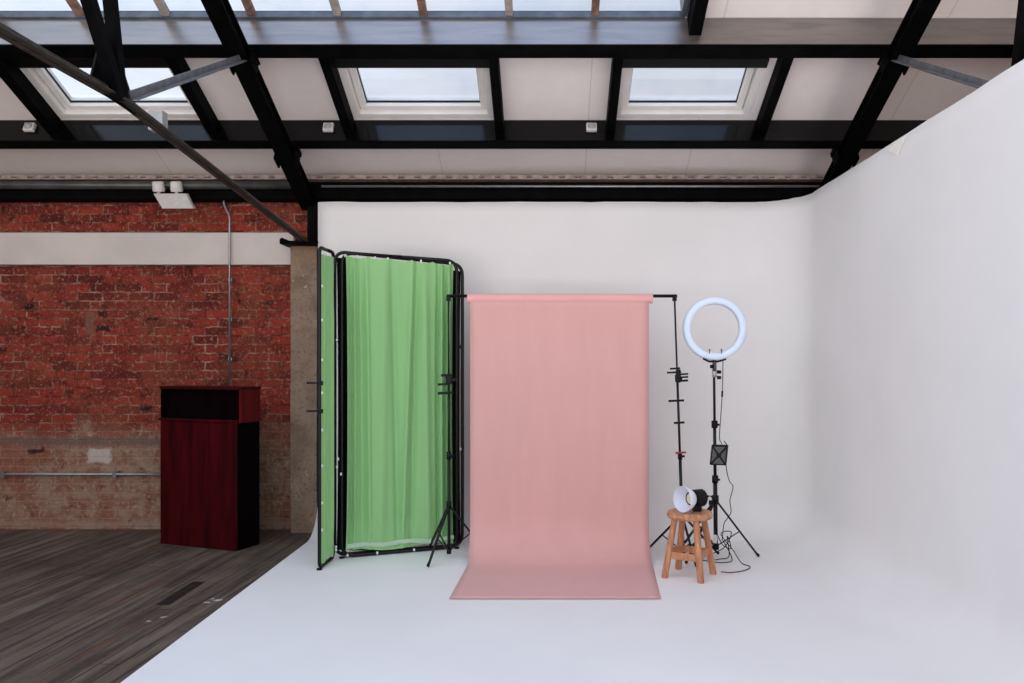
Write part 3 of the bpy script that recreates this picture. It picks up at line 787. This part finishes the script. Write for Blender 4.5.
# cables
e = empty('power_cable', 'thin black cable hanging from the ring light and tangled at its stand foot', 'cable', (1.3, 6.05, 0))
Y = 6.05
bm = B(); tube(bm, spline([W(723, 361, 6.08), W(722.7, 380, Y), W(722, 398, Y), W(720.5, 420, Y), W(719.5, 438, Y), W(722, 444, 6.0)]), .0032, 6); link('cord', bm, M['blackp'], e, True)
bm = B(); tube(bm, [W(722.4, 391, Y), W(722, 397, Y)], .0075, 8); link('inline_switch', bm, M['blackp'], e, True)
pl = spline([W(724, 441, 6.0), W(727, 447, 5.98), W(726, 465, 5.99), W(729, 480, Y), W(733, 487, Y), W(730, 500, Y), W(731, 512, Y), W(727, 519, Y), W(724, 524, Y), W(722, 540, 6.0)])
bm = B(); tube(bm, pl, .0035, 6); link('cord', bm, M['blackp'], e, True)
fl = lambda x, y, z=.006: Vector((x, y, z))
tang = [W(722, 540, 6.0), fl(1.31, 6.02, .12), fl(1.36, 6.0, .02), fl(1.33, 5.9, .006), fl(1.22, 5.88), fl(1.12, 5.97), fl(1.16, 6.0, .02), fl(1.3, 5.98, .09), fl(1.36, 6.0, .2), fl(1.28, 5.99, .19), fl(1.36, 5.95, .08), fl(1.40, 5.85, .01), fl(1.44, 5.76), fl(1.38, 5.66), fl(1.27, 5.60), fl(1.2, 5.62)]
bm = B(); tube(bm, spline(tang), .0035, 6); link('cord', bm, M['blackp'], e, True)
bm = B(); tube(bm, spline([W(716, 532, 5.98), W(723, 545, 5.98), W(731, 548, 5.98), W(727, 536, 5.98), W(729, 556, 5.98), W(720, 559, 5.96), W(714, 560, 5.96)]), .0035, 6); link('cord', bm, M['blackp'], e, True)
bm = B(); p = W(714.5, 539, 5.99); bar(bm, p+Vector((0, 0, -.03)), p+Vector((.01, 0, .03)), .03, .02); link('plug', bm, M['pvc'], e, bevel=.004)

# ------------------------------------------------------------ stool
def stool():
    cx, cy = .963, 5.535; zt = .448
    e = empty('wooden_stool', 'light wooden round stool with four splayed legs beside the pink backdrop', 'stool', (cx, cy, 0))
    bm = B(); lathe(bm, [(0, 0), (.140, 0), (.153, .006), (.158, .022), (.153, .04), (.141, .046), (.10, .044), (0, .040)], (cx+.004, cy, zt-.046), (0, 0, 1), 48)
    link('seat', bm, M['seat'], e, True)
    R = .183; rot = math.radians(-30)
    ang = [rot+math.radians(45+90*k) for k in range(4)]
    ft = [Vector((cx+R*math.cos(a), cy+R*math.sin(a), 0)) for a in ang]
    tp = [Vector((cx+.107*math.cos(a), cy+.107*math.sin(a), zt-.04)) for a in ang]
    for f, t in zip(ft, tp):
        bm = B(); d = (t-f)
        n = 16; rings = []
        for (h, r) in ((0, .0215), (.03, .024), (.5, .023), (1, .0215)):
            p = f+d*h; rings.append([bm.verts.new(Vector((p.x+r*math.cos(2*math.pi*k/n), p.y+r*math.sin(2*math.pi*k/n), p.z))) for k in range(n)])
        for A, C in zip(rings, rings[1:]):
            for k in range(n): bm.faces.new((A[k], A[(k+1) % n], C[(k+1) % n], C[k]))
        bm.faces.new(rings[0]); bm.faces.new(rings[-1])
        link('leg', bm, M['stool'], e, True).modifiers.new('es', 'EDGE_SPLIT')
    for k in range(4):
        z = .155 if k % 2 == 0 else .165
        h = z/(zt-.04); a = ft[k].lerp(tp[k], h); b = ft[(k+1) % 4].lerp(tp[(k+1) % 4], h); dd = (b-a).normalized()*.016
        bm = B(); bar(bm, a+dd, b-dd, .018, .048); link('stretcher', bm, M['stool'], e, bevel=.004)
    return cx, cy, zt
cx, cy, zt = stool()

# ------------------------------------------------------------ studio lamp on the stool
def lamp():
    ax = Vector((-.83, -.55, .03)).normalized()       # points out of the reflector mouth
    mouth = Vector(((682-550)*5.47/F, 5.47, zt+.092))
    e = empty('studio_lamp', 'black studio lamp with silvery round reflector lying on the stool', 'lamp', (mouth.x, mouth.y+.05, zt))
    bm = B(); lathe(bm, [(.088, 0), (.086, -.004), (.080, -.03), (.068, -.06), (.05, -.085), (.036, -.092), (.038, -.095), (.053, -.088), (.071, -.062), (.084, -.031), (.0905, -.004), (.088, 0)], mouth, ax, 40)
    link('reflector', bm, M['dish'], e, True)
    bm = B(); lathe(bm, [(0, -.078), (.038, -.078), (.042, -.086), (0, -.086)], mouth, ax, 28); link('light_chip', bm, M['chip'], e)
    bm = B(); lathe(bm, [(.038, -.077), (.046, -.076), (.047, -.082), (.038, -.0825)], mouth, ax, 28); link('chip_ring', bm, M['blackp'], e)
    bm = B(); lathe(bm, [(0, -.096), (.045, -.096), (.058, -.102), (.06, -.12), (.056, -.125), (.06, -.13), (.06, -.15), (.056, -.155), (.06, -.16), (.06, -.185), (.05, -.195), (0, -.195)], mouth, ax, 28)
    link('lamp_body', bm, M['blackp'], e, True).modifiers.new('es', 'EDGE_SPLIT')
    r = mouth-ax*.14
    bm = B(); bar(bm, r+Vector((0, 0, -.09)), r+Vector((0, 0, -.055)), .06, .05); link('mount_foot', bm, M['blackp'], e, bevel=.004)
    rr = mouth-ax*.185
    bm = B(); tube(bm, [rr+Vector((.0, -.01, .015)), rr+Vector((.075, -.01, .005)), rr+Vector((.10, -.0, -.012))], .009, 8); link('handle', bm, M['blackp'], e, True)
    bm = B(); q = rr+Vector((.045, -.02, -.03)); tube(bm, [q, q+Vector((.03, -.005, 0))], .018, 12); link('knob', bm, M['blackp'], e, True)
    bm = B(); q = rr+Vector((.05, -.03, .0)); lathe(bm, [(0, 0), (.013, 0), (.013, .006), (0, .006)], q, (0, -1, 0), 12); link('badge', bm, M['pvc'], e)
lamp()

# ------------------------------------------------------------ world light
w = bpy.data.worlds.new('World'); S.world = w; w.use_nodes = True
t = w.node_tree; L = t.links; bg = t.nodes['Background']
tc = t.nodes.new('ShaderNodeTexCoord'); sp = t.nodes.new('ShaderNodeSeparateXYZ'); L.new(tc.outputs['Generated'], sp.inputs[0])
def wm(op, a, b=0.0, clamp=False):
    x = t.nodes.new('ShaderNodeMath'); x.operation = op; x.use_clamp = clamp
    for i, v in enumerate((a, b)):
        if isinstance(v, (int, float)): x.inputs[i].default_value = v
        else: L.new(v, x.inputs[i])
    return x.outputs[0]
def wmix(f, a, b):
    x = t.nodes.new('ShaderNodeMix'); x.data_type = 'RGBA'
    for i, v in ((0, f), (6, a), (7, b)):
        if isinstance(v, (tuple, float, int)): x.inputs[i].default_value = v
        else: L.new(v, x.inputs[i])
    return x.outputs[2]
def mr(v, a, b, c=0.0, d=1.0):
    x = t.nodes.new('ShaderNodeMapRange'); x.interpolation_type = 'SMOOTHSTEP'; L.new(v, x.inputs[0])
    for i, q in zip((1, 2, 3, 4), (a, b, c, d)): x.inputs[i].default_value = q
    return x.outputs[0]
X_, Y_, Z_ = sp.outputs
sky = wmix(mr(Z_, .05, .55), (1.0, .90, .85, 1), (.68, .80, 1.0, 1))
back = mr(Y_, .3, -.6)                 # brighter part of the sky behind the camera
left = mr(X_, .2, -.7)
sky = wmix(wm('MULTIPLY', left, .75), sky, (.76, .84, 1.0, 1))
sky = wmix(mr(Z_, .78, .95), sky, (.42, .60, 1.0, 1))
k = wm('ADD', .9, wm('MULTIPLY', back, 1.0)); k = wm('ADD', k, wm('MULTIPLY', left, .4)); k = wm('ADD', k, wm('MULTIPLY', mr(Z_, .02, -.2), 2.5)); k = wm('ADD', k, wm('MULTIPLY', mr(Z_, .86, .97), .6))
nz = t.nodes.new('ShaderNodeTexNoise'); nz.inputs['Scale'].default_value = 3; L.new(tc.outputs['Generated'], nz.inputs['Vector'])
sky = wmix(wm('MULTIPLY', mr(nz.outputs['Fac'], .45, .65), .5), sky, (.95, .96, .98, 1))
L.new(sky, bg.inputs[0]); L.new(k, bg.inputs[1])

# ------------------------------------------------------------ camera
cam = bpy.data.cameras.new('camera'); co = bpy.data.objects.new('camera', cam); COL.objects.link(co)
co.location = (0, 0, EYE); co.rotation_euler = (math.pi/2, 0, 0)
cam.sensor_width = 36; cam.lens = 36*F/1024; cam.shift_x = -38/1024; cam.shift_y = 17.5/1024
S.camera = co
vs = S.view_settings; S.display_settings.display_device = 'sRGB'
vs.view_transform = 'Standard'; vs.look = 'None'; vs.exposure = 0.0; vs.gamma = 1.0; vs.use_curve_mapping = False
S.cycles.use_denoising = True; S.cycles.max_bounces = 10; S.cycles.diffuse_bounces = 6; S.cycles.transparent_max_bounces = 12
